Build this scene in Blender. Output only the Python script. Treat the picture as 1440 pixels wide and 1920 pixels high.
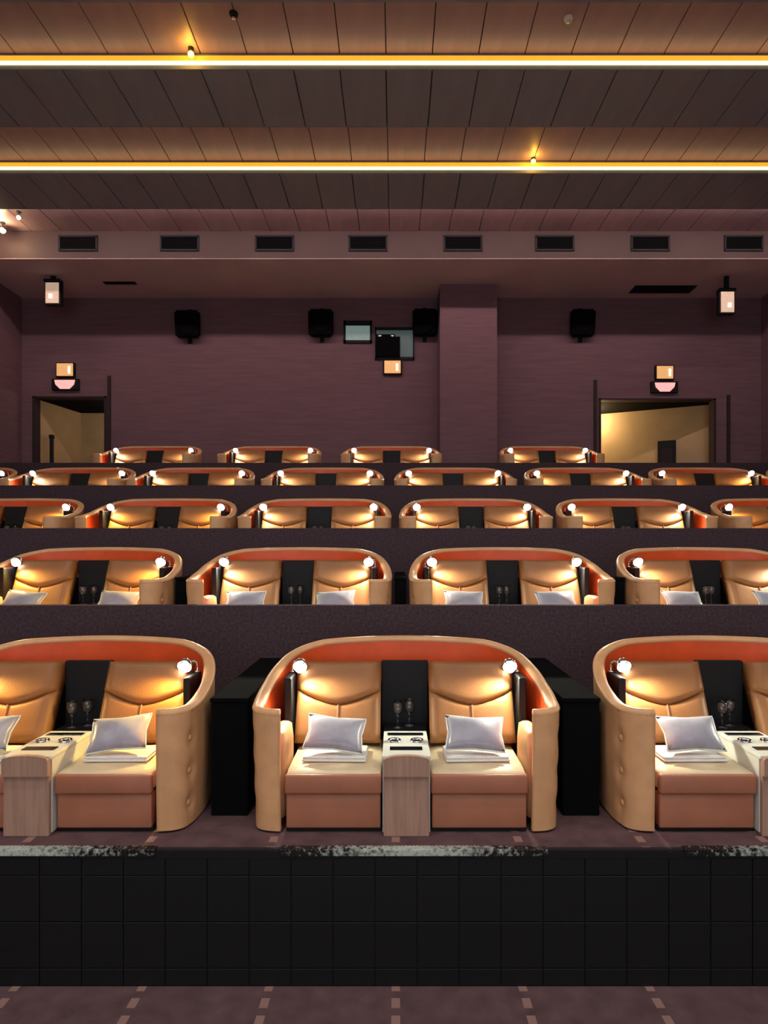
import bpy, bmesh, math, random
from mathutils import Vector, Matrix
random.seed(7)
PI = math.pi
for o in list(bpy.data.objects):
    bpy.data.objects.remove(o)
sc = bpy.context.scene
COL = sc.collection

# ------------------------------------------------------------------ camera
F, HY, CX, ZC = 1200.0, 1030.0, 742.0, 2.73       # focal length in px, horizon row, axis column, eye height
cam = bpy.data.cameras.new('camera')
cam.sensor_fit = 'VERTICAL'
cam.sensor_height = 36.0
cam.lens = F / 1920.0 * 36.0
cam.shift_x = (720.0 - CX) / 1920.0
cam.shift_y = (HY - 960.0) / 1920.0
cam.clip_end = 200
camo = bpy.data.objects.new('camera', cam)
COL.objects.link(camo)
camo.location = (0, 0, ZC)
camo.rotation_euler = (PI / 2, 0, 0)
sc.camera = camo

# ------------------------------------------------------------------ world and exposure
w = bpy.data.worlds.new('world')
sc.world = w
w.use_nodes = True
w.node_tree.nodes['Background'].inputs[0].default_value = (0.9, 0.75, 0.7, 1)
w.node_tree.nodes['Background'].inputs[1].default_value = 0.0
sc.view_settings.view_transform = 'Standard'
sc.view_settings.look = 'None'
sc.view_settings.gamma = 1
sc.view_settings.use_curve_mapping = False
sc.view_settings.exposure = 0.0

LED_FRONT = 2.8        # strength of the cove strips on the near edges
LED_REAR = 1.2         # strength of the cove strips on the far edges
LED_LAST = 44.0         # the cove strip that washes the back wall
SCREEN = 1.8           # glow added for frontal fill, from the unseen screen on the front wall
FILL_DOWN_W = 190.0          # downlights added to light the pods (W)
READ_W = 34.0            # reading lamps (W)

# ------------------------------------------------------------------ materials
def lin(c):
    c = c / 255.0
    return c / 12.92 if c <= 0.04045 else ((c + 0.055) / 1.055) ** 2.4

def rgb(r, g, b):
    return (lin(r), lin(g), lin(b), 1)

def mat(name, col, rough=0.5, spec=0.5, noise=0.12, scale=8.0, bump=0.0, bscale=60.0, metal=0.0,
        stretch=(1, 1, 1), coat=0.0, trans=0.0, sheen=0.0):
    m = bpy.data.materials.new(name)
    m.use_nodes = True
    nt = m.node_tree
    b = nt.nodes['Principled BSDF']
    b.inputs['Roughness'].default_value = rough
    b.inputs['Specular IOR Level'].default_value = spec
    b.inputs['Metallic'].default_value = metal
    b.inputs['Coat Weight'].default_value = coat
    b.inputs['Transmission Weight'].default_value = trans
    b.inputs['Sheen Weight'].default_value = sheen
    tc = nt.nodes.new('ShaderNodeTexCoord')
    mp = nt.nodes.new('ShaderNodeMapping')
    mp.inputs['Scale'].default_value = stretch
    nt.links.new(tc.outputs['Object'], mp.inputs['Vector'])
    n = nt.nodes.new('ShaderNodeTexNoise')
    n.inputs['Scale'].default_value = scale
    n.inputs['Detail'].default_value = 4
    nt.links.new(mp.outputs['Vector'], n.inputs['Vector'])
    r = nt.nodes.new('ShaderNodeValToRGB')
    r.color_ramp.elements[0].position = 0.3
    r.color_ramp.elements[1].position = 0.7
    r.color_ramp.elements[0].color = tuple(x * (1 - noise) for x in col[:3]) + (1,)
    r.color_ramp.elements[1].color = tuple(min(1, x * (1 + noise)) for x in col[:3]) + (1,)
    nt.links.new(n.outputs['Fac'], r.inputs['Fac'])
    nt.links.new(r.outputs['Color'], b.inputs['Base Color'])
    if bump:
        n2 = nt.nodes.new('ShaderNodeTexNoise')
        n2.inputs['Scale'].default_value = bscale
        n2.inputs['Detail'].default_value = 3
        nt.links.new(mp.outputs['Vector'], n2.inputs['Vector'])
        bp = nt.nodes.new('ShaderNodeBump')
        bp.inputs['Strength'].default_value = bump
        bp.inputs['Distance'].default_value = 0.01
        nt.links.new(n2.outputs['Fac'], bp.inputs['Height'])
        nt.links.new(bp.outputs['Normal'], b.inputs['Normal'])
    return m

def emit(name, col, strength, base=None):
    m = mat(name, base or col, 0.4)
    b = m.node_tree.nodes['Principled BSDF']
    b.inputs['Emission Color'].default_value = col
    b.inputs['Emission Strength'].default_value = strength
    return m

M = {}
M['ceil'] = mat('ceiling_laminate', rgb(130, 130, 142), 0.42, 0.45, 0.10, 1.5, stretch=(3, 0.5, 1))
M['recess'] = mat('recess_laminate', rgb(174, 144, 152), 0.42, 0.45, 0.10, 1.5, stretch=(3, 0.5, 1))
M['backing'] = mat('ceiling_backing', rgb(40, 30, 30), 0.8)
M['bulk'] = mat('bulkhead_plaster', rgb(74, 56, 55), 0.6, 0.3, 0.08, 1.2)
M['soffit'] = mat('soffit_plaster_bounce', rgb(206, 184, 186), 0.7, 0.2, 0.06, 1.2)  # paler than the bulkhead: bounce light on the soffit put into the colour
M['wall'] = mat('wall_fabric', rgb(124, 96, 104), 0.85, 0.2, 0.10, 3.0, bump=0.25, bscale=9, stretch=(0.5, 1, 6))
M['fascia'] = mat('fascia_grey', rgb(150, 150, 140), 0.5, 0.3, 0.05)
M['black'] = mat('matte_black', rgb(20, 20, 23), 0.6, 0.3, 0.15, 20)
M['gloss_black'] = mat('gloss_black', rgb(14, 14, 17), 0.2, 0.5, 0.1, 20)
M['parapet'] = mat('parapet_carpet', rgb(78, 63, 69), 0.95, 0.1, 0.3, 40, bump=0.4, bscale=150)
M['tile'] = mat('riser_tile', rgb(15, 17, 20), 0.55, 0.35, 0.15, 14, bump=0.15, bscale=90)
M['trim'] = mat('dark_trim', rgb(58, 44, 46), 0.7, 0.3)
M['soot'] = mat('soot_black', rgb(9, 9, 11), 0.9, 0.1)
M['grout'] = mat('riser_joint', rgb(52, 44, 50), 0.8, 0.2, 0.1, 20)
M['leather_out'] = mat('tan_leather', rgb(228, 174, 124), 0.42, 0.45, 0.10, 6, bump=0.12, bscale=120)
M['leather_front'] = mat('brown_leather', rgb(180, 116, 88), 0.42, 0.45, 0.08, 5, bump=0.12, bscale=120)
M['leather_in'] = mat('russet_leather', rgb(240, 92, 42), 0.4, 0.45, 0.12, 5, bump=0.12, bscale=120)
M['leather_back'] = mat('golden_tan_leather', rgb(150, 102, 60), 0.45, 0.4, 0.10, 5, bump=0.15, bscale=90)
M['seat'] = mat('seat_leather', rgb(226, 208, 172), 0.42, 0.45, 0.08, 5, bump=0.12, bscale=120)
M['wood'] = mat('grey_brown_wood', rgb(176, 140, 120), 0.5, 0.35, 0.16, 5, stretch=(8, 8, 0.6))
M['stone'] = mat('pale_laminate', rgb(222, 226, 218), 0.25, 0.5, 0.05, 8)
M['chrome'] = mat('chrome', rgb(215, 215, 220), 0.15, 0.5, 0.03, metal=1.0)
M['pillow'] = mat('silver_satin', rgb(160, 160, 172), 0.32, 0.6, 0.14, 9, sheen=0.3, bump=0.2, bscale=14)
M['blanket'] = mat('white_fleece', rgb(232, 230, 226), 0.9, 0.2, 0.05, 30, bump=0.3, bscale=70)
M['glass'] = mat('clear_glass', (1, 1, 1, 1), 0.10, 0.9, 0.0, trans=1.0)
M['bulb'] = emit('bulb_glow', rgb(255, 250, 238), 24.0)
M['led'] = emit('led_glow', (1.0, 0.86, 0.44, 1), LED_FRONT)
M['amber_spill'] = emit('amber_spill_glow', (1.0, 0.46, 0.03, 1), 0.85)
M['led_rear'] = emit('led_rear_glow', (1.0, 0.72, 0.56, 1), LED_REAR)
M['led_last'] = emit('led_last_glow', (1.0, 0.78, 0.72, 1), LED_LAST)
M['corridor'] = mat('corridor_plaster', rgb(206, 176, 132), 0.7, 0.3, 0.08, 2)
M['amber'] = emit('amber_lens', rgb(228, 172, 110), 0.75)
M['warm_lens'] = emit('warm_lens', rgb(206, 176, 152), 0.65)
M['hot'] = emit('hot_spot', rgb(255, 240, 215), 1.2)
M['pink'] = emit('pink_lens', rgb(255, 176, 170), 0.95)
M['port'] = emit('port_glow', rgb(140, 164, 158), 0.45, rgb(120, 140, 136))
M['dimport'] = emit('dim_port_glow', rgb(74, 92, 92), 0.5, rgb(60, 76, 76))
M['spotglow'] = emit('spot_glow', rgb(255, 226, 170), 18.0)
M['fill_screen'] = emit('screen_fill_glow', (.88, .94, 1, 1), SCREEN)
M['cove_bulb'] = emit('cove_bulb_glow', (1, .75, .2, 1), 3.0)
M['nosing'] = None

def carpet():
    m = mat('dotted_carpet', rgb(104, 80, 82), 0.95, 0.1, 0.22, 7, bump=0.5, bscale=140)
    nt = m.node_tree
    b = nt.nodes['Principled BSDF']
    base = b.inputs['Base Color'].links[0].from_socket
    geo = nt.nodes.new('ShaderNodeNewGeometry')
    sep = nt.nodes.new('ShaderNodeSeparateXYZ')
    nt.links.new(geo.outputs['Position'], sep.inputs[0])
    def math_(op, a, bv=None, c=None):
        n = nt.nodes.new('ShaderNodeMath')
        n.operation = op
        for i, v in enumerate((a, bv, c)):
            if v is None:
                continue
            if isinstance(v, (int, float)):
                n.inputs[i].default_value = v
            else:
                nt.links.new(v, n.inputs[i])
        return n.outputs[0]
    def cell(s, period, off, half):
        a = math_('PINGPONG', math_('ADD', s, off), period / 2)
        return math_('LESS_THAN', a, half)
    dx = cell(sep.outputs[0], 0.79, 0.0, 0.026)
    dy = cell(sep.outputs[1], 0.145, 0.064, 0.042)
    f = math_('MULTIPLY', dx, dy)
    mix = nt.nodes.new('ShaderNodeMix')
    mix.data_type = 'RGBA'
    nt.links.new(f, mix.inputs['Factor'])
    nt.links.new(base, mix.inputs['A'])
    mix.inputs['B'].default_value = rgb(160, 126, 118)
    nt.links.new(mix.outputs['Result'], b.inputs['Base Color'])
    return m
M['carpet'] = carpet()

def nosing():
    m = mat('painted_sheen_nosing', rgb(196, 208, 196), 0.35, 0.5, 0.1, 30)  # reflected sheen put into the colour: pale middle, dark ends
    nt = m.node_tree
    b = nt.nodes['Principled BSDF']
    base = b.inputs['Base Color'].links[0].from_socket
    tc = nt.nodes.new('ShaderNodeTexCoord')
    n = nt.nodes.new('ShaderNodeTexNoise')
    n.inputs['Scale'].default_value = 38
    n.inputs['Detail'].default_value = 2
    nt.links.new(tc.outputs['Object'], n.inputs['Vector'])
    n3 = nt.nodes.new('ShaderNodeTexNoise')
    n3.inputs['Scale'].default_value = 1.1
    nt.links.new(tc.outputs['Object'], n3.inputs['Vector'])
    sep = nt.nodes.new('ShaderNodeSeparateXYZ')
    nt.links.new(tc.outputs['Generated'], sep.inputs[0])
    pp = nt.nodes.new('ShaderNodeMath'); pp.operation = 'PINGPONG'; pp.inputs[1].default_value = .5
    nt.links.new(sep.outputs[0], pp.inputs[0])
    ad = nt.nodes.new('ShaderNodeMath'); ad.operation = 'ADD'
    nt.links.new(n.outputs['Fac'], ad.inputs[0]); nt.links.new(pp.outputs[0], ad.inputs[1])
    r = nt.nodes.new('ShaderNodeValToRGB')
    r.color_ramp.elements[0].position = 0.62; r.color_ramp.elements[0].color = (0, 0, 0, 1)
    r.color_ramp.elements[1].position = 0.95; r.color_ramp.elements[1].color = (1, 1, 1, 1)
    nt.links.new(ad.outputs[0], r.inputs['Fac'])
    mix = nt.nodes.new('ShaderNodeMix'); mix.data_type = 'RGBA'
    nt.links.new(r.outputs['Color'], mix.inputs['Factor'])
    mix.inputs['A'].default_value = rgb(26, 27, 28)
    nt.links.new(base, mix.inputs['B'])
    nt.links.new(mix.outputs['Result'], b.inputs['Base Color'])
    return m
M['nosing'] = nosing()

# ------------------------------------------------------------------ mesh helpers
def new_obj(name, data, parent=None, loc=None):
    o = bpy.data.objects.new(name, data)
    COL.objects.link(o)
    if parent is not None:
        o.parent = parent
    if loc is not None:
        o.location = loc
    return o

def finish(bm, name, m, parent=None, smooth=False, loc=None):
    bmesh.ops.recalc_face_normals(bm, faces=bm.faces)
    me = bpy.data.meshes.new(name)
    bm.to_mesh(me)
    bm.free()
    me.materials.append(M[m] if isinstance(m, str) else m)
    if smooth:
        me.polygons.foreach_set('use_smooth', [True] * len(me.polygons))
    return new_obj(name, me, parent, loc)

def add_box(bm, x0, x1, y0, y1, z0, z1, bev=0.0, seg=2):
    vs = [bm.verts.new((x, y, z)) for x in (x0, x1) for y in (y0, y1) for z in (z0, z1)]
    fs = [(0, 1, 3, 2), (4, 6, 7, 5), (0, 4, 5, 1), (2, 3, 7, 6), (0, 2, 6, 4), (1, 5, 7, 3)]
    faces = [bm.faces.new([vs[i] for i in f]) for f in fs]
    if bev:
        es = list({e for f in faces for e in f.edges})
        bmesh.ops.bevel(bm, geom=es, offset=bev, segments=seg, profile=0.5, affect='EDGES')
    return vs

def box(name, m, b, parent=None, bev=0.0, seg=2, smooth=False):
    bm = bmesh.new()
    add_box(bm, *b, bev=bev, seg=seg)
    return finish(bm, name, m, parent, smooth)

def boxes(name, m, bl, parent=None):
    bm = bmesh.new()
    for b in bl:
        add_box(bm, *b)
    return finish(bm, name, m, parent)

def tube(bm, pts, r, n=10, caps=True):
    rings = []
    for i, p in enumerate(pts):
        p = Vector(p)
        a = Vector(pts[max(0, i - 1)])
        c = Vector(pts[min(len(pts) - 1, i + 1)])
        t = (c - a).normalized()
        up = Vector((0, 0, 1)) if abs(t.z) < 0.95 else Vector((1, 0, 0))
        u = t.cross(up).normalized()
        v = u.cross(t).normalized()
        rr = r[i] if isinstance(r, (list, tuple)) else r
        rings.append([bm.verts.new(p + u * (rr * math.cos(2 * PI * k / n)) + v * (rr * math.sin(2 * PI * k / n))) for k in range(n)])
    for a, b in zip(rings, rings[1:]):
        for k in range(n):
            bm.faces.new((a[k], a[(k + 1) % n], b[(k + 1) % n], b[k]))
    if caps:
        bm.faces.new(rings[0]); bm.faces.new(rings[-1][::-1])

def lathe(bm, prof, n=20, c=(0, 0, 0)):
    rings = []
    for r, z in prof:
        if r < 1e-6:
            rings.append([bm.verts.new((c[0], c[1], c[2] + z))])
        else:
            rings.append([bm.verts.new((c[0] + r * math.cos(2 * PI * k / n), c[1] + r * math.sin(2 * PI * k / n), c[2] + z)) for k in range(n)])
    for a, b in zip(rings, rings[1:]):
        for k in range(n):
            k2 = (k + 1) % n
            if len(a) == 1 and len(b) == 1:
                continue
            if len(a) == 1:
                bm.faces.new((a[0], b[k2], b[k]))
            elif len(b) == 1:
                bm.faces.new((a[k], a[k2], b[0]))
            else:
                bm.faces.new((a[k], a[k2], b[k2], b[k]))

def cushion_bm(x0, x1, y0, y1, z0, z1, r=0.04, crown=0.02, nx=10, ny=10):
    """padded cushion: rounded box whose top is gently crowned"""
    bm = bmesh.new()
    add_box(bm, x0, x1, y0, y1, z0, z1)
    bmesh.ops.subdivide_edges(bm, edges=bm.edges[:], cuts=5, use_grid_fill=True)
    cx, cy = (x0 + x1) / 2, (y0 + y1) / 2
    hx, hy, hz = (x1 - x0) / 2, (y1 - y0) / 2, (z1 - z0) / 2
    cz = (z0 + z1) / 2
    for v in bm.verts:
        p = v.co
        d = Vector((p.x - cx, p.y - cy, p.z - cz))
        q = Vector((max(-hx + r, min(hx - r, d.x)), max(-hy + r, min(hy - r, d.y)), max(-hz + r, min(hz - r, d.z))))
        off = d - q
        if off.length > 1e-9:
            d = q + off.normalized() * r
        fx, fy = 1 - (d.x / hx) ** 2, 1 - (d.y / hy) ** 2
        if d.z > 0:
            d.z += crown * max(0, fx) ** 0.5 * max(0, fy) ** 0.5
        v.co = Vector((cx, cy, cz)) + d
    return bm

def tag(o, label, cat, group=None):
    o['label'] = label
    o['category'] = cat
    if group:
        o['group'] = group
    return o

def struct(o):
    o['kind'] = 'structure'
    return o

def empty(name, loc):
    o = new_obj(name, None, None, loc)
    o.empty_display_size = 0.2
    return o

def copy_tree(o, parent=None):
    c = o.copy()
    COL.objects.link(c)
    c.parent = parent
    for ch in list(o.children):
        copy_tree(ch, c)
    return c

def px(x, y, d):
    """world point of photograph pixel at distance d from the eye plane (used to lay out the room)"""
    return ((x - CX) * d / F, d, ZC + (HY - y) * d / F)

# ------------------------------------------------------------------ room shell
XL, XR, YB, YF = -9.635, 9.42, 16.5, -8.5
S, E1, R1, RR = 2.20, 4.0, 0.855, 0.752
PAR = [0, .58, .65, .68, .60]             # parapet heights above each tier
TZ = [R1 + RR * n for n in range(5)]
TY = [E1 + S * n for n in range(5)]
ZR, ZD, ZS = 9.83, 9.60, 9.21          # recess, dropped panel, rear soffit heights

struct(box('floor', 'carpet', (XL, XR, YF, E1, -0.2, 0.0)))
for n in range(5):
    y1 = TY[n + 1] if n < 4 else 19.6
    fl = struct(box('floor', 'carpet', (XL, XR, TY[n] + (0.03 if n == 0 else 0.12), y1, -0.2, TZ[n])))
    if n:
        struct(box('wall_tier', 'parapet', (XL, XR, TY[n], TY[n] + 0.12, -0.2, TZ[n] + PAR[n]), bev=0.008))
struct(box('wall_left', 'wall', (XL - 0.3, XL, YF, YB + 0.4, -0.2, 10.4)))
struct(box('wall_right', 'wall', (XR, XR + 0.3, YF, YB + 0.4, -0.2, 10.4)))
wf = struct(box('wall_front', 'wall', (XL - 0.3, XR + 0.3, YF - 0.3, YF, -0.2, 10.4)))
box('fill_screen', 'fill_screen', (-6.5, 6.5, YF, YF + .05, .9, 6.4), wf)  # unseen screen, its glow added to light the pods from the front

# front riser: joint-coloured backing with proud tiles
riser = struct(box('wall_riser', 'grout', (XL, XR, E1 + 0.008, E1 + 0.03, 0, R1)))
cw = 0.262
zr = [(0.0, 0.112), (0.112, 0.402), (0.402, 0.692), (0.692, 0.80)]
for z0, z1 in zr:
    proto = None
    for k in range(-24, 25):
        x0 = -2.225 + (k + 8) * cw
        if proto is None:
            proto = box('tile', 'tile', (0.0025, cw - 0.0025, 0, 0.012, 0.0025, z1 - z0 - 0.0025), riser, bev=0.002, seg=1)
            t = proto
        else:
            t = proto.copy()
            COL.objects.link(t)
            t.parent = riser
        t.location = (x0, E1 - 0.004, z0)
box('edge_band', 'tile', (XL, XR, E1 - 0.006, E1 + 0.01, 0.80, R1 - 0.012), riser)

# step nosing under each front pod, with its sheen painted on
for x0, x1, lab in ((-3.3, -1.5, 'pale sheen-painted step nosing in front of the left front-row pod'),
                    (-0.72, 0.95, 'pale sheen-painted step nosing in front of the centre front-row pod'),
                    (1.8, 3.5, 'pale sheen-painted step nosing in front of the right front-row pod')):
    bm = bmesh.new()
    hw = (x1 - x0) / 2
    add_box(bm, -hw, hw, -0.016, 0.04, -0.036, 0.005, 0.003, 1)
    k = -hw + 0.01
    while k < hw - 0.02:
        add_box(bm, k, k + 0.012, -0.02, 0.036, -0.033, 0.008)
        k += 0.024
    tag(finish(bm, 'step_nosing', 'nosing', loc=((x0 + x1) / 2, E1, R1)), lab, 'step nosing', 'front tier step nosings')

# ---- back wall with two openings
LD = (-9.33, -7.48, 6.645)
RD = (5.26, 8.22, 6.59)
t = 0.25
struct(boxes('wall_back', 'wall', [
    (XL, LD[0], YB, YB + t, 3.7, 9.8), (LD[0], LD[1], YB, YB + t, LD[2], 9.8),
    (LD[1], RD[0], YB, YB + t, 3.7, 9.8), (RD[0], RD[1], YB, YB + t, RD[2], 9.8),
    (RD[1], XR, YB, YB + t, 3.7, 9.8)]))
# corridor behind the openings
def prism(name, m, poly, z0, z1, parent=None):
    bm = bmesh.new()
    a = [bm.verts.new((x, y, z0)) for x, y in poly]
    b = [bm.verts.new((x, y, z1)) for x, y in poly]
    n = len(poly)
    bm.faces.new(a); bm.faces.new(b)
    for i in range(n):
        bm.faces.new((a[i], a[(i + 1) % n], b[(i + 1) % n], b[i]))
    return finish(bm, name, m, parent)
lc = struct(prism('wall_corridor_left', 'corridor',
             [(LD[0] - .02, YB + t), (LD[0] + 0.28, 18.4), (LD[1] + 0.6, 18.4), (LD[1] + .6, 18.57), (LD[0] - .3, 18.57), (LD[0] - .3, YB + t)], 3.8, LD[2] + .02))
struct(box('ceiling_corridor_left', 'soot', (LD[0] - .4, LD[1] + .8, YB + t, 18.66, LD[2], LD[2] + .2)))
struct(prism('wall_corridor_right', 'corridor',
             [(RD[0] - 0.4, 18.75), (RD[1] + 0.5, 16.93), (RD[1] + .5, 17.19), (RD[0] - .4, 19.0)], 3.8, RD[2] + .02))
struct(box('ceiling_corridor_right', 'soot', (RD[0] - .7, RD[1] + .8, YB + t, 19.1, RD[2], RD[2] + .2)))
struct(box('wall_corridor_side', 'corridor', (RD[0] - .7, RD[0] - .4, YB + t, 19.1, 3.8, RD[2])))
struct(box('wall_corridor_side', 'corridor', (LD[1] + .6, LD[1] + .8, YB + t, 18.66, 3.8, LD[2])))
# door linings and the tall dark trims beside them
for i, (a, b, z) in enumerate((LD, RD)):
    d = struct(boxes('door_%d' % (i + 1), 'trim', [(a - .03, a + .03, YB - .02, YB + t, TZ[4], z + .03),
                                                 (b - .03, b + .03, YB - .02, YB + t, TZ[4], z + .03),
                                                 (a - .03, b + .03, YB - .02, YB + t, z - .01, z + .03)]))
for i, (x, z) in enumerate(((-7.38, 7.2), (5.14, 7.09), (8.57, 6.7))):
    struct(box('trim_%d' % (i + 1), 'trim', (x - .04, x + .04, YB - .04, YB + .01, TZ[4], z)))
# corridor lamps (ceiling of the two passages)
def corridor_lamp(x, y, z, watts, col, label):
    r = empty('corridor_lamp', (x, y, z))
    bm = bmesh.new(); lathe(bm, [(0, 0), (.16, 0), (.16, -.04), (.13, -.06), (0, -.06)], 20)
    finish(bm, 'housing', 'black', r)
    bm = bmesh.new(); lathe(bm, [(0, -.062), (.11, -.062), (.10, -.075), (0, -.078)], 20)
    finish(bm, 'lens', 'amber', r, True)
    tag(r, label, 'lamp')
    l = bpy.data.lights.new('corridor_lamp_light', 'POINT')
    l.energy = watts; l.color = col; l.shadow_soft_size = .1
    new_obj('corridor_lamp_light', l, r, (0, 0, -.2))
corridor_lamp(5.5, 17.9, RD[2], 58, (1, .76, .42), 'round ceiling lamp inside the right doorway passage')
corridor_lamp(-7.2, 17.6, LD[2], 12, (1, .9, .78), 'round ceiling lamp inside the left doorway passage')
# dark panel on corridor wall (right) and dark post (left)
p = px(1250, 845, 17.4)
sgn = empty('wall_panel', (p[0], 17.39, TZ[4]))
box('board', 'black', (-.23, .23, -.03, .03, 0, 1.82), sgn, .01)
box('plate', 'grout', (-.15, .15, -.04, -.025, 1.2, 1.6), sgn, .004)
sgn.rotation_euler.z = -math.atan2(2.1, 3.91 + .4)
tag(sgn, 'narrow dark panel against the lit wall of the right passage', 'panel')
p = px(97, 840, 17.0)
post = empty('queue_post', (p[0], 17.0, TZ[4]))
bm = bmesh.new(); lathe(bm, [(0, 0), (.16, 0), (.16, .02), (.05, .04), (.05, .05), (0, .05)], 18); finish(bm, 'base', 'gloss_black', post)
bm = bmesh.new(); lathe(bm, [(0, .05), (.05, .05), (.05, 1.8), (.07, 1.82), (.07, 1.9), (0, 1.92)], 18); finish(bm, 'pole', 'black', post)
tag(post, 'slim dark post standing in the left doorway', 'post')

# ---- column
struct(boxes('wall_column', 'wall', [(px(825, 0, 15.63)[0], px(932, 0, 15.63)[0], 15.63, YB, 3.8, ZS)]))

# ---- ceiling
ceil = struct(box('ceiling', 'backing', (XL - .3, XR + .3, YF - .3, 14.28, 9.92, 10.3)))
dark = [(6.70, 8.04), (9.17, 10.42), (11.70, 12.93)]
more = [(4.17, 5.47), (1.65, 2.95), (-.87, .43), (-3.39, -2.09), (-5.9, -4.6)]
PW = 0.664
xs = []
x = -0.14
while x > XL:
    x -= PW
while x < XR:
    a, b = max(x, XL), min(x + PW, XR)
    if b - a > .05:
        xs.append((a, b))
    x += PW
def tile_row(name, y0, y1, z, m):
    cache = {}
    for a, b in xs:
        key = round(b - a, 3)
        if key not in cache:
            cache[key] = box(name, m, (.007, key - .007, 0, y1 - y0, 0, .05), ceil, .004, 1)
            o = cache[key]
        else:
            o = cache[key].copy(); COL.objects.link(o); o.parent = ceil
        o.location = (a, y0, z)
for y0, y1 in dark + more:
    box('beam', 'backing', (XL, XR, y0 + .02, y1 - .02, ZD + .05, 9.92), ceil)
    box('lip', 'fascia', (XL, XR, y0 - .012, y0 + .012, ZD, ZD + .06), ceil)
    box('fascia', 'ceil', (XL, XR, y0 + .0, y0 + .02, ZD + .06, ZR), ceil)
    box('rear_fascia', 'ceil', (XL, XR, y1 - .02, y1, ZD, ZR), ceil)
    box('rear_led_strip', 'led_last' if y1 > 12 else 'led_rear', (XL, XR, y1, y1 + .03, ZR - .06, ZR - .01), ceil)
for y0, y1 in ((8.04, 9.17), (10.42, 11.70), (12.93, 14.28)):
    tile_row('ceiling_panel', y0 + .004, y1 - .004, ZR, 'recess')
for y0, y1 in dark[1:]:
    tile_row('dropped_panel', y0 + .02, y1 - .02, ZD, 'ceil')
    g = empty('led_strip', (0, y0 - .001, ZD + .06))
    box('tube', 'led', (XL, XR, -.03, 0, 0.004, .048), g, .004, 1)
    box('amber_spill_band', 'amber_spill', (XL, XR, -.018, 0, .048, .13), g)  # glowing band put in for the strip's orange spill on the fascia
    tag(g,
        'bright yellow light strip along the ceiling, %s' % ('upper and nearer of the two' if y0 < 10 else 'lower and farther of the two'), 'light strip')
for y0, y1 in [dark[0]] + more:
    box('dropped_panel', 'ceil', (XL, XR, y0 + .02, y1 - .02, ZD, ZD + .05), ceil)
    box('led_strip', 'led', (XL, XR, y0 - .035, y0, ZD + .065, ZD + .108), ceil)
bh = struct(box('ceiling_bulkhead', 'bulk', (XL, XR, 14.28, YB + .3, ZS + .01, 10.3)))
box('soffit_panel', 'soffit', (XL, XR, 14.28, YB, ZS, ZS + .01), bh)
ys = sorted(dark + more)
for (a0, a1), (b0, b1) in zip([(0, YF)] + ys, ys):
    if a1 < 8:
        box('ceiling_panel', 'ceil', (XL, XR, a1, b0, ZR, ZR + .05), ceil)

# vents on the bulkhead
ordn = ['first', 'second', 'third', 'fourth', 'fifth', 'sixth', 'seventh', 'eighth']
for i, cx in enumerate((147, 337, 515, 690, 868, 1040, 1219, 1394)):
    v = empty('ceiling_vent', px(cx, 456.5, 14.28))
    hw, hh = .415, .155
    box('recess', 'soot', (-hw, hw, -.006, .002, -hh, hh), v)
    boxes('frame', 'black', [(-hw - .02, hw + .02, -.03, 0, hh - .02, hh + .02), (-hw - .02, hw + .02, -.03, 0, -hh - .02, -hh + .02),
                             (-hw - .02, -hw + .02, -.03, 0, -hh, hh), (hw - .02, hw + .02, -.03, 0, -hh, hh)], v)
    for k in range(6):
        zz = -hh + .035 + k * .047
        s = box('slat', 'soot', (-hw + .02, hw - .02, -.022, -.008, zz, zz + .02), v)
    tag(v, 'black slatted air vent in the ceiling bulkhead, %s from the left' % ordn[i], 'vent', 'vents along the bulkhead')

# grilles in the rear soffit
for x0, x1, d, w_, lab in ((195, 255, 15.55, .14, 'short dark slot grille in the soffit near the left corner lamp'),
                        (1185, 1300, 15.93, .44, 'wide dark grille in the soffit near the right corner lamp')):
    a, b = px(x0, 0, d)[0], px(x1, 0, d)[0]
    g = empty('soffit_grille', ((a + b) / 2, d, ZS - .002))
    h = (b - a) / 2
    box('plate', 'gloss_black', (-h, h, -w_ / 2, w_ / 2, -.012, 0), g)
    n = max(2, int(w_ / .07))
    for k in range(n):
        yy = -w_ / 2 + (k + .3) * w_ / n
        box('slat', 'black', (-h + .02, h - .02, yy, yy + .02, -.03, -.012), g)
    tag(g, lab, 'grille')

# corner lamps hanging from the rear soffit
for cx, cy, lab in ((100, 550, 'small box lamp hanging from the soffit at the upper left corner'),
                    (1362, 567, 'small box lamp hanging from the soffit at the upper right corner')):
    p = px(cx, cy, 15.2)
    g = empty('hanging_lamp', (p[0], p[1], ZS))
    dz = (p[2] - ZS) / .868
    boxes('bracket', 'black', [(-.05, .05, -.05, .05, dz + .3, 0), (-.22, .22, -.1, .1, dz + .3, dz + .36)], g)
    box('housing', 'black', (-.22, .22, -.05, .12, dz - .33, dz + .3), g, .015)
    box('lens', 'warm_lens', (-.18, .18, -.075, -.045, dz - .29, dz + .27), g, .01)
    sx = -.04 if cx < 700 else .05
    box('bulb', 'hot', (sx - .05, sx + .05, -.085, -.07, dz - .16, dz - .04), g, .01)
    g.scale = (.868,) * 3; tag(g, lab, 'lamp', 'corner lamps')

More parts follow.
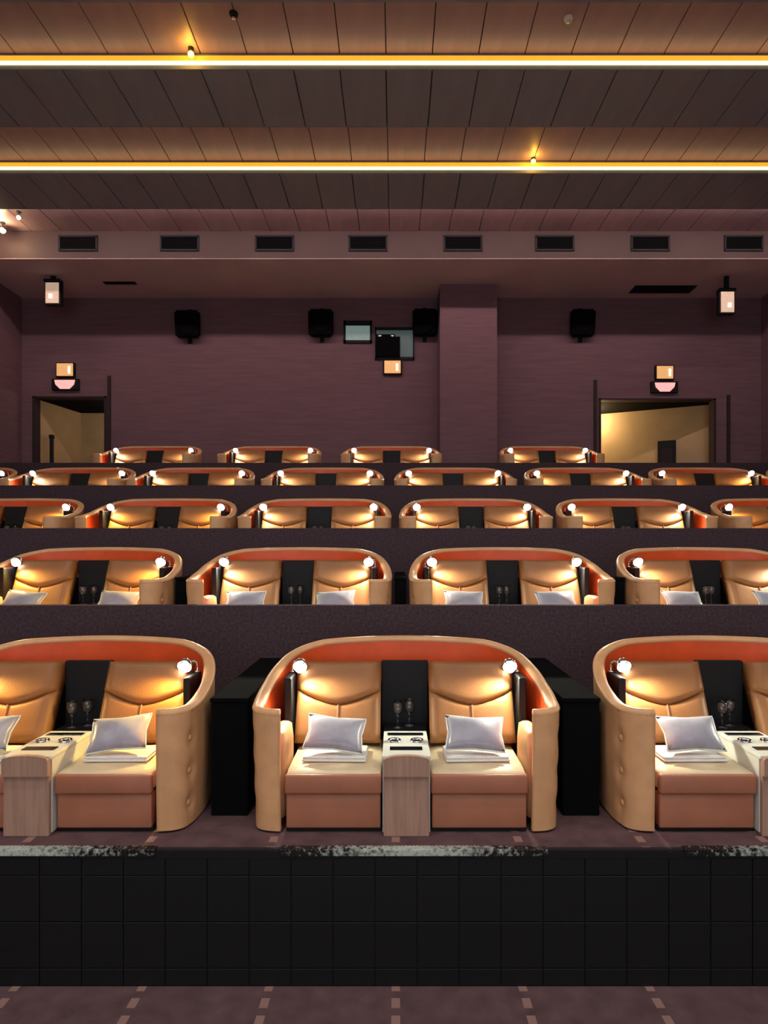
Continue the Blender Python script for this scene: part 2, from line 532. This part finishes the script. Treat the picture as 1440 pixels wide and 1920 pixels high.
# amber emergency lamps and exit signs on the back wall
def amber_lamp(cx, cy, lab):
    p = px(cx, cy, YB)
    g = empty('emergency_lamp', (p[0], YB, p[2]))
    box('housing', 'black', (-.28, .28, -.10, 0, -.22, .22), g, .02)
    box('lens', 'amber', (-.24, .24, -.13, -.09, -.185, .185), g, .015)
    box('bulb', 'hot', (.1, .17, -.145, -.12, -.12, .1), g, .01)
    g.scale = (.868,) * 3; tag(g, lab, 'lamp', 'amber wall lamps')
amber_lamp(125, 695, 'amber box lamp on the wall above the left doorway')
amber_lamp(1244, 700, 'amber box lamp on the wall above the right doorway')
amber_lamp(736, 690, 'amber box lamp on the wall below the projection window')
def exit_sign(cx, cy, lab):
    p = px(cx, cy, YB)
    g = empty('exit_sign', (p[0], YB, p[2]))
    box('housing', 'black', (-.40, .40, -.10, 0, -.17, .17), g, .02)
    bm = bmesh.new()
    pts = [(-.30, .12), (.30, .12), (.27, -.01), (.14, -.14), (-.14, -.14), (-.27, -.01)]
    a = [bm.verts.new((x, -.13, z)) for x, z in pts]
    b = [bm.verts.new((x, -.09, z)) for x, z in pts]
    bm.faces.new(a); bm.faces.new(b)
    for i in range(6):
        bm.faces.new((a[i], a[(i + 1) % 6], b[(i + 1) % 6], b[i]))
    finish(bm, 'lens', 'pink', g)
    g.scale = (.868,) * 3; tag(g, lab, 'sign', 'pink lit signs over the doorways')
exit_sign(125, 722, 'pink glowing sign with dark housing over the left doorway')
exit_sign(1244, 727, 'pink glowing sign with dark housing over the right doorway')

# wall speakers
for cx, cy, lab in ((352, 607, 'black wall speaker high on the back wall, leftmost'),
                    (602, 605, 'black wall speaker left of the small projection window'),
                    (797, 604, 'black wall speaker against the left side of the column'),
                    (1092, 605, 'black wall speaker right of the column')):
    p = px(cx, cy, 16.28)
    g = empty('wall_speaker', (p[0], YB, p[2]))
    bm = bmesh.new()
    vs = [(-.38, -.30, -.42), (.38, -.30, -.42), (.38, -.42, .36), (-.38, -.42, .36), (-.30, -.02, -.36), (.30, -.02, -.36), (.30, -.02, .36), (-.30, -.02, .36)]
    vv = [bm.verts.new(v) for v in vs]
    for f in ((0, 1, 2, 3), (4, 5, 6, 7), (0, 1, 5, 4), (1, 2, 6, 5), (2, 3, 7, 6), (3, 0, 4, 7)):
        bm.faces.new([vv[i] for i in f])
    bmesh.ops.bevel(bm, geom=bm.edges[:], offset=.06, segments=3, affect='EDGES')
    finish(bm, 'cabinet', 'soot', g)
    bm = bmesh.new(); lathe(bm, [(0, .03), (.12, .03), (.24, .0), (.27, .02), (.28, 0)], 24)
    c = finish(bm, 'cone', 'soot', g, True)
    c.rotation_euler = (PI / 2 + .15, 0, 0); c.location = (0, -.365, -.05)
    box('bracket', 'black', (-.06, .06, -.05, 0, -.5, .5), g)
    g.scale = (.868,) * 3; tag(g, lab, 'speaker', 'wall speakers')

# projection windows
p = px(671, 625, YB)
wd = struct(empty('window_1', (p[0], YB, p[2]))); wd.scale = (.868,) * 3
boxes('window_frame', 'black', [(-.42, .42, -.06, 0, .22, .36), (-.42, .42, -.06, 0, -.30, -.22), (-.42, -.36, -.06, 0, -.3, .36), (.36, .42, -.06, 0, -.3, .36)], wd)
box('pane', 'port', (-.36, .36, -.02, 0, -.22, .22), wd)
p = px(740, 645, YB)
wd = struct(empty('window_2', (p[0], YB, p[2]))); wd.scale = (.868,) * 3
boxes('window_frame', 'black', [(-.58, .58, -.06, 0, .40, .48), (-.58, .58, -.06, 0, -.48, -.40), (-.58, -.54, -.06, 0, -.48, .48), (.54, .58, -.06, 0, -.48, .48)], wd)
box('pane', 'dimport', (-.54, .54, -.02, 0, -.40, .40), wd)
pj = empty('projector', (p[0] - .087, YB - .03, p[2]))
boxes('body', 'soot', [(-.46, .26, -.12, 0, -.40, .17), (-.46, .12, -.05, 0, .17, .26)], pj)
for dx in (-.31, .07):
    bm = bmesh.new(); lathe(bm, [(0, 0), (.06, 0), (.06, .05), (.045, .07), (0, .07)], 18)
    o = finish(bm, 'lens', 'chrome', pj, True); o.location = (dx - .03, -.05, .195); o.rotation_euler.x = PI / 2
pj.scale = (.868,) * 3; tag(pj, 'black projector filling the lower part of the projection window', 'projector')

# ceiling spotlights at the upper left
for cx, cy, d, r, lab in ((5, 432, 13.9, .06, 'bright little ceiling spotlight at the left edge of the picture'),
                          (35, 408, 13.45, .04, 'small ceiling spotlight just right of the brighter one at the left')):
    p = px(cx, cy, d)
    g = empty('ceiling_spotlight', (p[0], p[1], ZR))
    dz = p[2] - ZR
    bm = bmesh.new(); lathe(bm, [(0, 0), (.05, 0), (.05, -.02), (.012, -.03), (.012, dz + r), (0, dz + r)], 14)
    finish(bm, 'stem', 'black', g)
    bm = bmesh.new(); bmesh.ops.create_uvsphere(bm, u_segments=16, v_segments=10, radius=r)
    o = finish(bm, 'bulb', 'spotglow', g, True); o.location = (0, 0, dz)
    bm = bmesh.new(); lathe(bm, [(.02, r * 1.25), (r * .9, r * .9), (r * 1.25, .2 * r), (r * 1.2, .2 * r), (r * .85, r * .85), (.02, r * 1.2)], 16)
    o = finish(bm, 'shade', 'black', g, True); o.location = (0, .02, dz)
    tag(g, lab, 'spotlight')
    if r > .05:
        l = bpy.data.lights.new('spotlight_light', 'POINT'); l.energy = 22; l.color = (1, .72, .36); l.shadow_soft_size = .06
        new_obj('spotlight_light', l, g, (0, -.12, dz - .05))
# small bare bulbs in the ceiling coves
for cx, cy, d, lab in ((358, 102, 9.06, 'small glowing bulb in the nearer ceiling cove, left of centre'),
                       (1000, 303, 11.61, 'small glowing bulb in the farther ceiling cove, right of centre')):
    p = px(cx, cy, d)
    g = empty('cove_bulb', (p[0], p[1], ZR))
    dz = p[2] - ZR
    bm = bmesh.new(); bmesh.ops.create_uvsphere(bm, u_segments=12, v_segments=8, radius=.045)
    o = finish(bm, 'bulb', 'cove_bulb', g, True); o.location = (0, 0, dz)
    bm = bmesh.new(); lathe(bm, [(0, 0), (.04, 0), (.04, dz + .04), (0, dz + .04)], 12); finish(bm, 'socket', 'black', g)
    tag(g, lab, 'bulb')
    l = bpy.data.lights.new('cove_bulb_light', 'POINT'); l.energy = 3.5; l.color = (1, .5, .05); l.shadow_soft_size = .05
    new_obj('cove_bulb_light', l, g, (0, -.1, dz - .02))
# smoke detector and sprinkler on the near ceiling
for cx, cy, m, lab in ((1066, 33, 'stone', 'small pale smoke detector on the ceiling, upper right'),
                       (438, 25, 'black', 'small dark sprinkler on the ceiling, upper left')):
    d = (ZR - ZC) * F / (HY - cy)
    p = px(cx, cy, d)
    bm = bmesh.new(); lathe(bm, [(0, 0), (.06, 0), (.06, -.02), (.045, -.05), (0, -.055)], 18)
    g = empty('smoke_detector' if m == 'stone' else 'sprinkler', (p[0], p[1], ZR))
    finish(bm, 'housing', m, g, True)
    bm = bmesh.new(); lathe(bm, [(0, -.054), (.02, -.054), (.025, -.07), (0, -.072)], 12); finish(bm, 'sensor', 'chrome', g, True)
    tag(g, lab, 'detector' if m == 'stone' else 'sprinkler')

# unseen downlights added over and behind the camera to light the pods
k = 0
for y0 in (2.3, -.22, -2.74):
    for x in (-6.6, -4.0, -1.4, 1.4, 4.0, 6.6):
        g = empty('fill_downlight', (x, y0, ZD))
        g.parent = ceil
        bm = bmesh.new(); lathe(bm, [(.10, 0), (.14, 0), (.14, -.015), (.10, -.01)], 18); finish(bm, 'ring', 'chrome', g)
        bm = bmesh.new(); lathe(bm, [(0, -.002), (.10, -.002), (.10, -.006), (0, -.006)], 18); finish(bm, 'lens', 'hot', g)
        l = bpy.data.lights.new('fill_downlight_light', 'SPOT')
        l.energy = FILL_DOWN_W; l.color = (1, .92, .88); l.spot_size = math.radians(112); l.spot_blend = .6; l.shadow_soft_size = .1
        lo = new_obj('fill_downlight_light', l, g, (0, 0, -.02))
        lo.rotation_euler = (math.radians(28), 0, 0)

# ------------------------------------------------------------------ the double pod
def catmull(P, n):
    out = []
    for i in range(len(P) - 1):
        p0 = P[max(0, i - 1)]; p1 = P[i]; p2 = P[i + 1]; p3 = P[min(len(P) - 1, i + 2)]
        for k in range(n):
            t = k / n
            out.append(tuple(.5 * ((2 * b) + (-a + c) * t + (2 * a - 5 * b + 4 * c - d) * t * t + (-a + 3 * b - 3 * c + d) * t ** 3)
                             for a, b, c, d in zip(p0, p1, p2, p3)))
    out.append(P[-1])
    return out
half = [(.835, 0.0), (.94, .015), (1.02, .08), (1.052, .22), (1.056, .45), (1.02, .72), (.92, .95), (.70, 1.11), (.38, 1.19), (0, 1.22)]
full = half + [(-x, y) for x, y in half[-2::-1]]
raw = catmull(full, 14)
# resample by arc length
def resample(P, n):
    L = [0]
    for a, b in zip(P, P[1:]):
        L.append(L[-1] + math.dist(a, b))
    out, j = [], 0
    for i in range(n + 1):
        s = L[-1] * i / n
        while j < len(L) - 2 and L[j + 1] < s:
            j += 1
        t = (s - L[j]) / max(1e-9, L[j + 1] - L[j])
        out.append(tuple(a + (b - a) * t for a, b in zip(P[j], P[j + 1])))
    return out, L[-1]
NP = 160
path, PLEN = resample(raw, NP)
def normal(i):
    a, b = path[max(0, i - 1)], path[min(NP, i + 1)]
    tx, ty = b[0] - a[0], b[1] - a[1]
    l = math.hypot(tx, ty)
    return (ty / l, -tx / l)            # outward for this direction of travel
def rim_z(y):
    P = [(0, .79), (.25, .805), (.53, .87), (.80, .97), (.98, 1.045), (1.12, 1.10), (1.25, 1.125)]
    for (a, za), (b, zb) in zip(P, P[1:]):
        if y <= b:
            q = max(0, (y - a) / (b - a))
            return za + (zb - za) * q
    return P[-1][1]
TH = .08
def thick(i):
    e = min(i, NP - i) / 14.0
    return TH * (.45 + .55 * min(1, e))
button_cols = [round(10 + 140 * k / 9) for k in range(10)]
button_rows = [.16, .38, .60]

def build_pod():
    pod = empty('double_pod', (0, 0, 0))
    sgn = 1
    nx_, ny_ = normal(NP // 2)
    if ny_ < 0:
        sgn = -1
    # outer shell, tufted
    bm = bmesh.new()
    NZ = 22
    grid = []
    for i in range(NP + 1):
        nx, ny = normal(i); nx *= sgn; ny *= sgn
        zt = rim_z(path[i][1])
        rowv = []
        for k in range(NZ + 1):
            z = .015 + (zt - .015) * k / NZ
            taper = -.022 * max(0, 1 - z / zt) ** 1.5
            dim = 0
            for c in button_cols:
                if abs(c - i) > 9:
                    continue
                s = (c - i) * PLEN / NP
                for rz in button_rows:
                    q = (s * s + (z - rz) ** 2) / (.045 ** 2)
                    dim -= .024 * math.exp(-q)
                dim -= .004 * math.exp(-(s / .02) ** 2)
            rowv.append(bm.verts.new((path[i][0] + nx * (taper + dim), path[i][1] + ny * (taper + dim), z)))
        grid.append(rowv)
    for i in range(NP):
        for k in range(NZ):
            bm.faces.new((grid[i][k], grid[i + 1][k], grid[i + 1][k + 1], grid[i][k + 1]))
    # front end caps of the shell wall
    for i in (0, NP):
        nx, ny = normal(i); nx *= sgn; ny *= sgn
        inn = [bm.verts.new((v.co.x - nx * thick(i), v.co.y - ny * thick(i), v.co.z)) for v in grid[i]]
        for k in range(NZ):
            bm.faces.new((grid[i][k], grid[i][k + 1], inn[k + 1], inn[k]))
    finish(bm, 'shell', 'leather_out', pod, True)
    # lining
    bm = bmesh.new()
    rows = []
    for i in range(NP + 1):
        nx, ny = normal(i); nx *= sgn; ny *= sgn
        zt = rim_z(path[i][1]); th = thick(i)
        pts = []
        for z in (.02, .3, .6, zt):
            tq = th + .022 * max(0, 1 - z / zt) ** 1.5
            pts.append(bm.verts.new((path[i][0] - nx * tq, path[i][1] - ny * tq, min(z, zt))))
        rows.append(pts)
    for a, b in zip(rows, rows[1:]):
        for k in range(3):
            bm.faces.new((a[k], b[k], b[k + 1], a[k + 1]))
    finish(bm, 'lining', 'leather_in', pod, True)
    # padded rim on top
    bm = bmesh.new()
    rings = []
    NR = 10
    for i in range(0, NP + 1, 2):
        nx, ny = normal(i); nx *= sgn; ny *= sgn
        th = thick(i); zt = rim_z(path[i][1])
        c = Vector((path[i][0] - nx * th / 2, path[i][1] - ny * th / 2, zt))
        ring = []
        for k in range(NR):
            a = 2 * PI * k / NR
            ring.append(bm.verts.new(c + Vector((nx, ny, 0)) * (th * .56 * math.cos(a)) + Vector((0, 0, .032 * math.sin(a)))))
        rings.append(ring)
    for a, b in zip(rings, rings[1:]):
        for k in range(NR):
            bm.faces.new((a[k], a[(k + 1) % NR], b[(k + 1) % NR], b[k]))
    bm.faces.new(rings[0]); bm.faces.new(rings[-1])
    finish(bm, 'rim', 'leather_out', pod, True)
    # buttons
    bm = bmesh.new(); lathe(bm, [(0, .016), (.014, .014), (.023, .006), (.025, 0), (0, -.006)], 10)
    proto = finish(bm, 'button', 'leather_out', pod, True)
    first = True
    for c in button_cols:
        nx, ny = normal(c); nx *= sgn; ny *= sgn
        zt = rim_z(path[c][1])
        for rz in button_rows:
            o = proto if first else proto.copy()
            if not first:
                COL.objects.link(o); o.parent = pod
            first = False
            off = -.022 * (1 - rz / zt) ** 1.5 - .024
            o.location = (path[c][0] + nx * off, path[c][1] + ny * off, rz)
            o.rotation_euler = Vector((nx, ny, 0)).to_track_quat('Z', 'Y').to_euler()
    # base plinth under the seats
    boxes('plinth', 'black', [(-.80, .80, .06, .9, 0, .03)], pod)
    for s in (-1, 1):
        def X(a, b):
            return (min(s * a, s * b), max(s * a, s * b))
        # seat cushion and lower front panel
        x0, x1 = X(.165, .80)
        bm = cushion_bm(x0, x1, .02, .80, .268, .405, .028, .014)
        finish(bm, 'seat_cushion', 'seat', pod, True)
        x0, x1 = X(.17, .795)
        f = box('front_panel', 'leather_front', (x0, x1, .03, .12, .03, .258), pod, .012, 3, True)
        x0, x1 = X(.165, .80)
        box('seat_band', 'leather_front', (x0 - .002, x1 + .002, .005, .06, .262, .392), pod, .016, 3, True)
        x0, x1 = X(.18, .785)
        box('seat_box', 'black', (x0, x1, .12, .85, .03, .265), pod)
        # backrest pads, reclined
        y_b, y_t, z_b, z_t = .54, .80, .44, .995
        xa, xb = .185, .82
        def pad(name, low, high, puff, y_off, m, nu=16, nv=12):
            bm = bmesh.new()
            fr, bk = [], []
            for iu in range(nu + 1):
                u = iu / nu
                a, b = low(u), high(u)
                fr_r, bk_r = [], []
                for iv in range(nv + 1):
                    v = iv / nv
                    tt = a + (b - a) * v
                    x = s * (xa + (xb - xa) * u)
                    e = max(0, min(1, min(u, 1 - u) / .10)); g = max(0, min(1, min(v, 1 - v) / .14))
                    pf = puff * (1 - (1 - e) ** 2) ** .5 * (1 - (1 - g) ** 2) ** .5
                    yy = y_b + (y_t - y_b) * tt
                    zz = z_b + (z_t - z_b) * tt
                    fr_r.append(bm.verts.new((x, yy - (y_off + pf) * .9, zz + (y_off + pf) * .44)))
                    bk_r.append(bm.verts.new((x, yy + .08, zz - .03)))
                fr.append(fr_r); bk.append(bk_r)
            for g in (fr, bk):
                for i in range(nu):
                    for k in range(nv):
                        bm.faces.new((g[i][k], g[i + 1][k], g[i + 1][k + 1], g[i][k + 1]))
            for i in range(nu):
                bm.faces.new((fr[i][0], fr[i + 1][0], bk[i + 1][0], bk[i][0]))
                bm.faces.new((fr[i][-1], fr[i + 1][-1], bk[i + 1][-1], bk[i][-1]))
            for k in range(nv):
                bm.faces.new((fr[0][k], fr[0][k + 1], bk[0][k + 1], bk[0][k]))
                bm.faces.new((fr[-1][k], fr[-1][k + 1], bk[-1][k + 1], bk[-1][k]))
            return finish(bm, name, m, pod, True)
        curve = lambda u: .44 + .19 * abs(2 * u - 1) ** 1.5
        bp = pad('backrest', lambda u: 0.0, lambda u: curve(u) + .02, .045, .01, 'leather_back')
        hp = pad('headrest_pad', lambda u: curve(u), lambda u: 1.0, .055, .02, 'leather_back')
        bm = bmesh.new()
        xm = s * (xa + xb) / 2
        tube(bm, [(xm, y_b + (y_t - y_b) * v - .052, z_b + (z_t - z_b) * v + .025) for v in (.08, .15, .25, .35, .44)], .006, 6)
        finish(bm, 'seam', 'leather_front', bp)
        # inner armrest bolster against the shell
        x0, x1 = X(.81, .93)
        bm = cushion_bm(x0, x1, .12, .50, .04, .62, .045, .02)
        finish(bm, 'arm_bolster', 'leather_out', pod, True)
        x0, x1 = X(.84, .895)
        box('side_panel', 'black', (x0, x1, .52, .80, .05, .925), pod, .01, 2)
        # reading lamp
        lb = bmesh.new()
        pts = catmull([(s * .868, .77, .925), (s * .868, .775, .965), (s * .858, .765, 1.0), (s * .835, .74, 1.01), (s * .815, .71, 1.0)], 5)
        tube(lb, pts, .009, 8)
        tube(lb, [(s * .868, .77, .92), (s * .868, .77, .937)], .024, 12)
        lamp = finish(lb, 'reading_lamp', 'chrome', pod, True)
        hb = bmesh.new()
        lathe(hb, [(0, .075), (.02, .075), (.045, .05), (.056, .0), (.052, 0), (.04, .045), (0, .06)], 18)
        h = finish(hb, 'lamp_head', 'chrome', lamp, True)
        h.location = (s * .875, 1.10, .925); h.rotation_euler = (math.radians(-62), 0, 0)
        h.location = (s * .80, .675, .98)
        bb = bmesh.new(); bmesh.ops.create_uvsphere(bb, u_segments=14, v_segments=8, radius=.038)
        b = finish(bb, 'bulb', 'bulb', lamp, True)
        b.location = (s * .798, .667, .973)
        l = LAMP_DATA
        lo = new_obj('lamp_light', l, lamp, (s * .785, .58, .965))
        tgt = Vector((s * .50, .22, .42))
        lo.rotation_euler = (tgt - Vector(lo.location)).to_track_quat('-Z', 'Y').to_euler()
    box('back_shelf', 'black', (-.62, .62, .95, 1.06, .05, .80), pod)
    # console between the seats
    con = box('console', 'wood', (-.15, .15, -.03, .52, 0, .50), pod, .008, 2)
    bm = bmesh.new()
    boxes('console_side', 'stone', [(-.156, -.15, 0.0, .6, .02, .50), (.15, .156, 0.0, .6, .02, .50)], con)
    box('console_top', 'stone', (-.158, .158, -.02, .56, .50, .525), con, .006, 2)
    # arched wooden front lip
    bm = bmesh.new()
    pts = [(-.15, .40), (.15, .40), (.15, .505)] + [(.15 * math.cos(a), .505 + .03 * math.sin(a)) for a in [PI * k / 10 for k in range(1, 10)]] + [(-.15, .505)]
    a = [bm.verts.new((x, -.05, z)) for x, z in pts]
    b = [bm.verts.new((x, -.015, z)) for x, z in pts]
    bm.faces.new(a); bm.faces.new(b)
    for i in range(len(pts)):
        j = (i + 1) % len(pts)
        bm.faces.new((a[i], a[j], b[j], b[i]))
    finish(bm, 'front_lip', 'wood', con)
    box('tray_well', 'gloss_black', (-.11, .11, .10, .17, .522, .530), con, .002, 1)
    box('tray_well', 'gloss_black', (-.13, .13, .44, .50, .522, .530), con, .002, 1)
    for s in (-1, 1):
        bm = bmesh.new(); lathe(bm, [(.032, .524), (.032, .534), (.046, .536), (.048, .526)], 20, (s * .08, .31, 0)); finish(bm, 'cup_ring', 'chrome', con, True)
        bm = bmesh.new(); lathe(bm, [(0, .527), (.034, .527), (.034, .526), (0, .526)], 20, (s * .08, .31, 0)); finish(bm, 'cup_well', 'gloss_black', con)
    box('shelf', 'black', (-.16, .16, .56, .86, .03, .515), con, .004, 1)
    box('back_panel', 'black', (-.182, .182, .82, .87, .30, 1.0), con, .004, 1)
    return pod

LAMP_DATA = bpy.data.lights.new('lamp_light', 'SPOT')
LAMP_DATA.energy = READ_W
LAMP_DATA.color = (1.0, .95, .74)
LAMP_DATA.spot_size = math.radians(145)
LAMP_DATA.spot_blend = .6
LAMP_DATA.shadow_soft_size = .03
WARM_DATA = LAMP_DATA.copy()
WARM_DATA.color = (1.0, .66, .18)

proto = build_pod()
rows = [
    ('front row', [-2.41, .07, 2.54]),
    ('second row', [-3.40, -1.10, 1.20, 3.48]),
    ('third row', [-5.58, -3.335, -1.12, 1.105, 3.35, 5.63]),
    ('fourth row', [-7.87, -5.71, -3.56, -1.263, 1.033, 3.33, 5.577, 7.72]),
    ('back row', [-5.176, -2.622, -.09, 3.249])]
warm = {(0, 0), (1, 0), (2, 0), (2, 1), (2, 5), (3, 6)}
names = [['left', 'centre', 'right'],
         ['leftmost', 'second from left', 'third from left', 'rightmost'],
         ['leftmost', 'second from left', 'third from left', 'fourth from left', 'fifth from left', 'rightmost'],
         ['leftmost', 'second from left', 'third from left', 'fourth from left', 'fifth from left', 'sixth from left', 'seventh from left', 'rightmost'],
         ['leftmost', 'second from left', 'third from left', 'rightmost']]

def pillow_bm():
    bm = bmesh.new()
    n = 12
    W, H, T = .205, .135, .06
    g = [[], []]
    for side in (0, 1):
        for i in range(n + 1):
            r = []
            for k in range(n + 1):
                u, v = 2 * i / n - 1, 2 * k / n - 1
                pin = 1 - .10 * (1 - abs(v)) ** 1 * abs(u) ** 3
                pinv = 1 - .12 * (1 - abs(u)) ** 1 * abs(v) ** 3
                th = T * max(0, (1 - u * u)) ** .45 * max(0, (1 - v * v)) ** .45
                th += .006 * math.sin(5 * u + 3 * v) * max(0, (1 - u * u) * (1 - v * v))
                if side:
                    th = -th
                r.append(bm.verts.new((W * u * pin, th, H * v * pinv)))
            g[side].append(r)
    for side in (0, 1):
        for i in range(n):
            for k in range(n):
                bm.faces.new((g[side][i][k], g[side][i + 1][k], g[side][i + 1][k + 1], g[side][i][k + 1]))
    bmesh.ops.remove_doubles(bm, verts=bm.verts[:], dist=1e-5)
    return bm
pil_proto = finish(pillow_bm(), 'pillow', 'pillow', None, True)
bm = bmesh.new()
tube(bm, [(.205 * u * (1 - .10 * (1 - abs(v)) * abs(u) ** 3), 0, .135 * v * (1 - .12 * (1 - abs(u)) * abs(v) ** 3))
          for u, v in [(-1 + 2 * k / 10, -1) for k in range(10)] + [(1, -1 + 2 * k / 10) for k in range(10)]
          + [(1 - 2 * k / 10, 1) for k in range(10)] + [(-1, 1 - 2 * k / 10) for k in range(11)]], .006, 6)
finish(bm, 'piping', 'stone', pil_proto, True)
bm = bmesh.new()
for k in range(2):
    add_box(bm, -.22 + .004 * k, .22 - .006 * k, -.13 + .01 * k, .15, .0 + .017 * k, .016 + .017 * k, .007, 2)
bl_proto = finish(bm, 'blanket', 'blanket', None, True)
gb = bmesh.new()
lathe(gb, [(0, 0), (.034, 0), (.034, .003), (.006, .008), (.004, .03), (.004, .085), (.012, .095), (.032, .12), (.038, .15), (.036, .185), (.030, .205),
           (.0285, .205), (.0345, .185), (.0365, .15), (.030, .121), (.010, .0985), (0, .097)], 18)
gl_proto = finish(gb, 'wine_glass', 'glass', None, True)

used = {'pil': False, 'bl': False, 'gl': False, 'pod': False}
def place(key, pr, loc, rot=(0, 0, 0)):
    if not used[key]:
        used[key] = True
        o = pr
    else:
        o = copy_tree(pr)
    o.location = loc
    o.rotation_euler = rot
    return o
jit = random.Random(3)
for ri, (rn, xs_) in enumerate(rows):
    for pi, X0 in enumerate(xs_):
        Y0, Z0 = TY[ri] + .2, TZ[ri]
        pod = place('pod', proto, (X0, Y0, Z0))
        nm = names[ri][pi]
        where = ('%s pod of the front row' % nm) if ri == 0 else ('%s pod in the %s' % (nm, rn))
        pod['label'] = ('tan leather double sofa pod, %s of the front row' % nm) if ri == 0 else 'tan leather double sofa pod, %s in the %s' % (nm, rn)
        pod['category'] = 'sofa'
        pod['group'] = 'double pods of the ' + rn
        for ch in pod.children_recursive:
            if ch.type == 'LIGHT':
                ch.data = WARM_DATA if (ri, pi) in warm else LAMP_DATA
        for s, sn in ((-1, 'left'), (1, 'right')):
            if ri <= 1:
                b = place('bl', bl_proto, (X0 + s * .49, Y0 + .30, Z0 + .4215), (0, 0, jit.uniform(-.05, .05)))
                tag(b, 'folded white blanket on %s seat, %s' % (sn, where), 'blanket', 'white blankets')
                ln = math.radians(-46)
                q = place('pil', pil_proto, (X0 + s * .485 + jit.uniform(-.02, .02), Y0 + .295, Z0 + .4215 + .034 + .126), (ln, jit.uniform(-.10, .10), jit.uniform(-.08, .08)))
                tag(q, 'silver satin pillow on %s seat, %s' % (sn, where), 'pillow', 'silver pillows')
            if ri <= 2:
                g = place('gl', gl_proto, (X0 + s * .045 - .01, Y0 + .70 + s * .03, Z0 + .516))
                tag(g, '%s wine glass on the console, %s' % (sn, where), 'glass', 'wine glasses')

# black blocks added to keep the gaps between neighbouring pods dark
for ri, gaps in ((0, ((-1.17, 'left and centre pods of the front row'), (1.305, 'centre and right pods of the front row'))),
                 (1, ((-2.25, 'leftmost pair of pods in the second row'), (.05, 'two middle pods in the second row'), (2.34, 'rightmost pair of pods in the second row')))):
    for gx, wh in gaps:
        g = empty('shade_block', (gx, TY[ri] + .5, TZ[ri]))
        hw = .13 if ri == 0 else .06
        box('panel', 'soot', (-hw, hw, 0, 1.66, 0, .80), g, .01)
        box('cap', 'soot', (-hw - .005, hw + .005, -.01, 1.665, .80, .83), g, .006)
        tag(g, 'added low black divider between the ' + wh, 'shade_block', 'black shade blocks between pods')
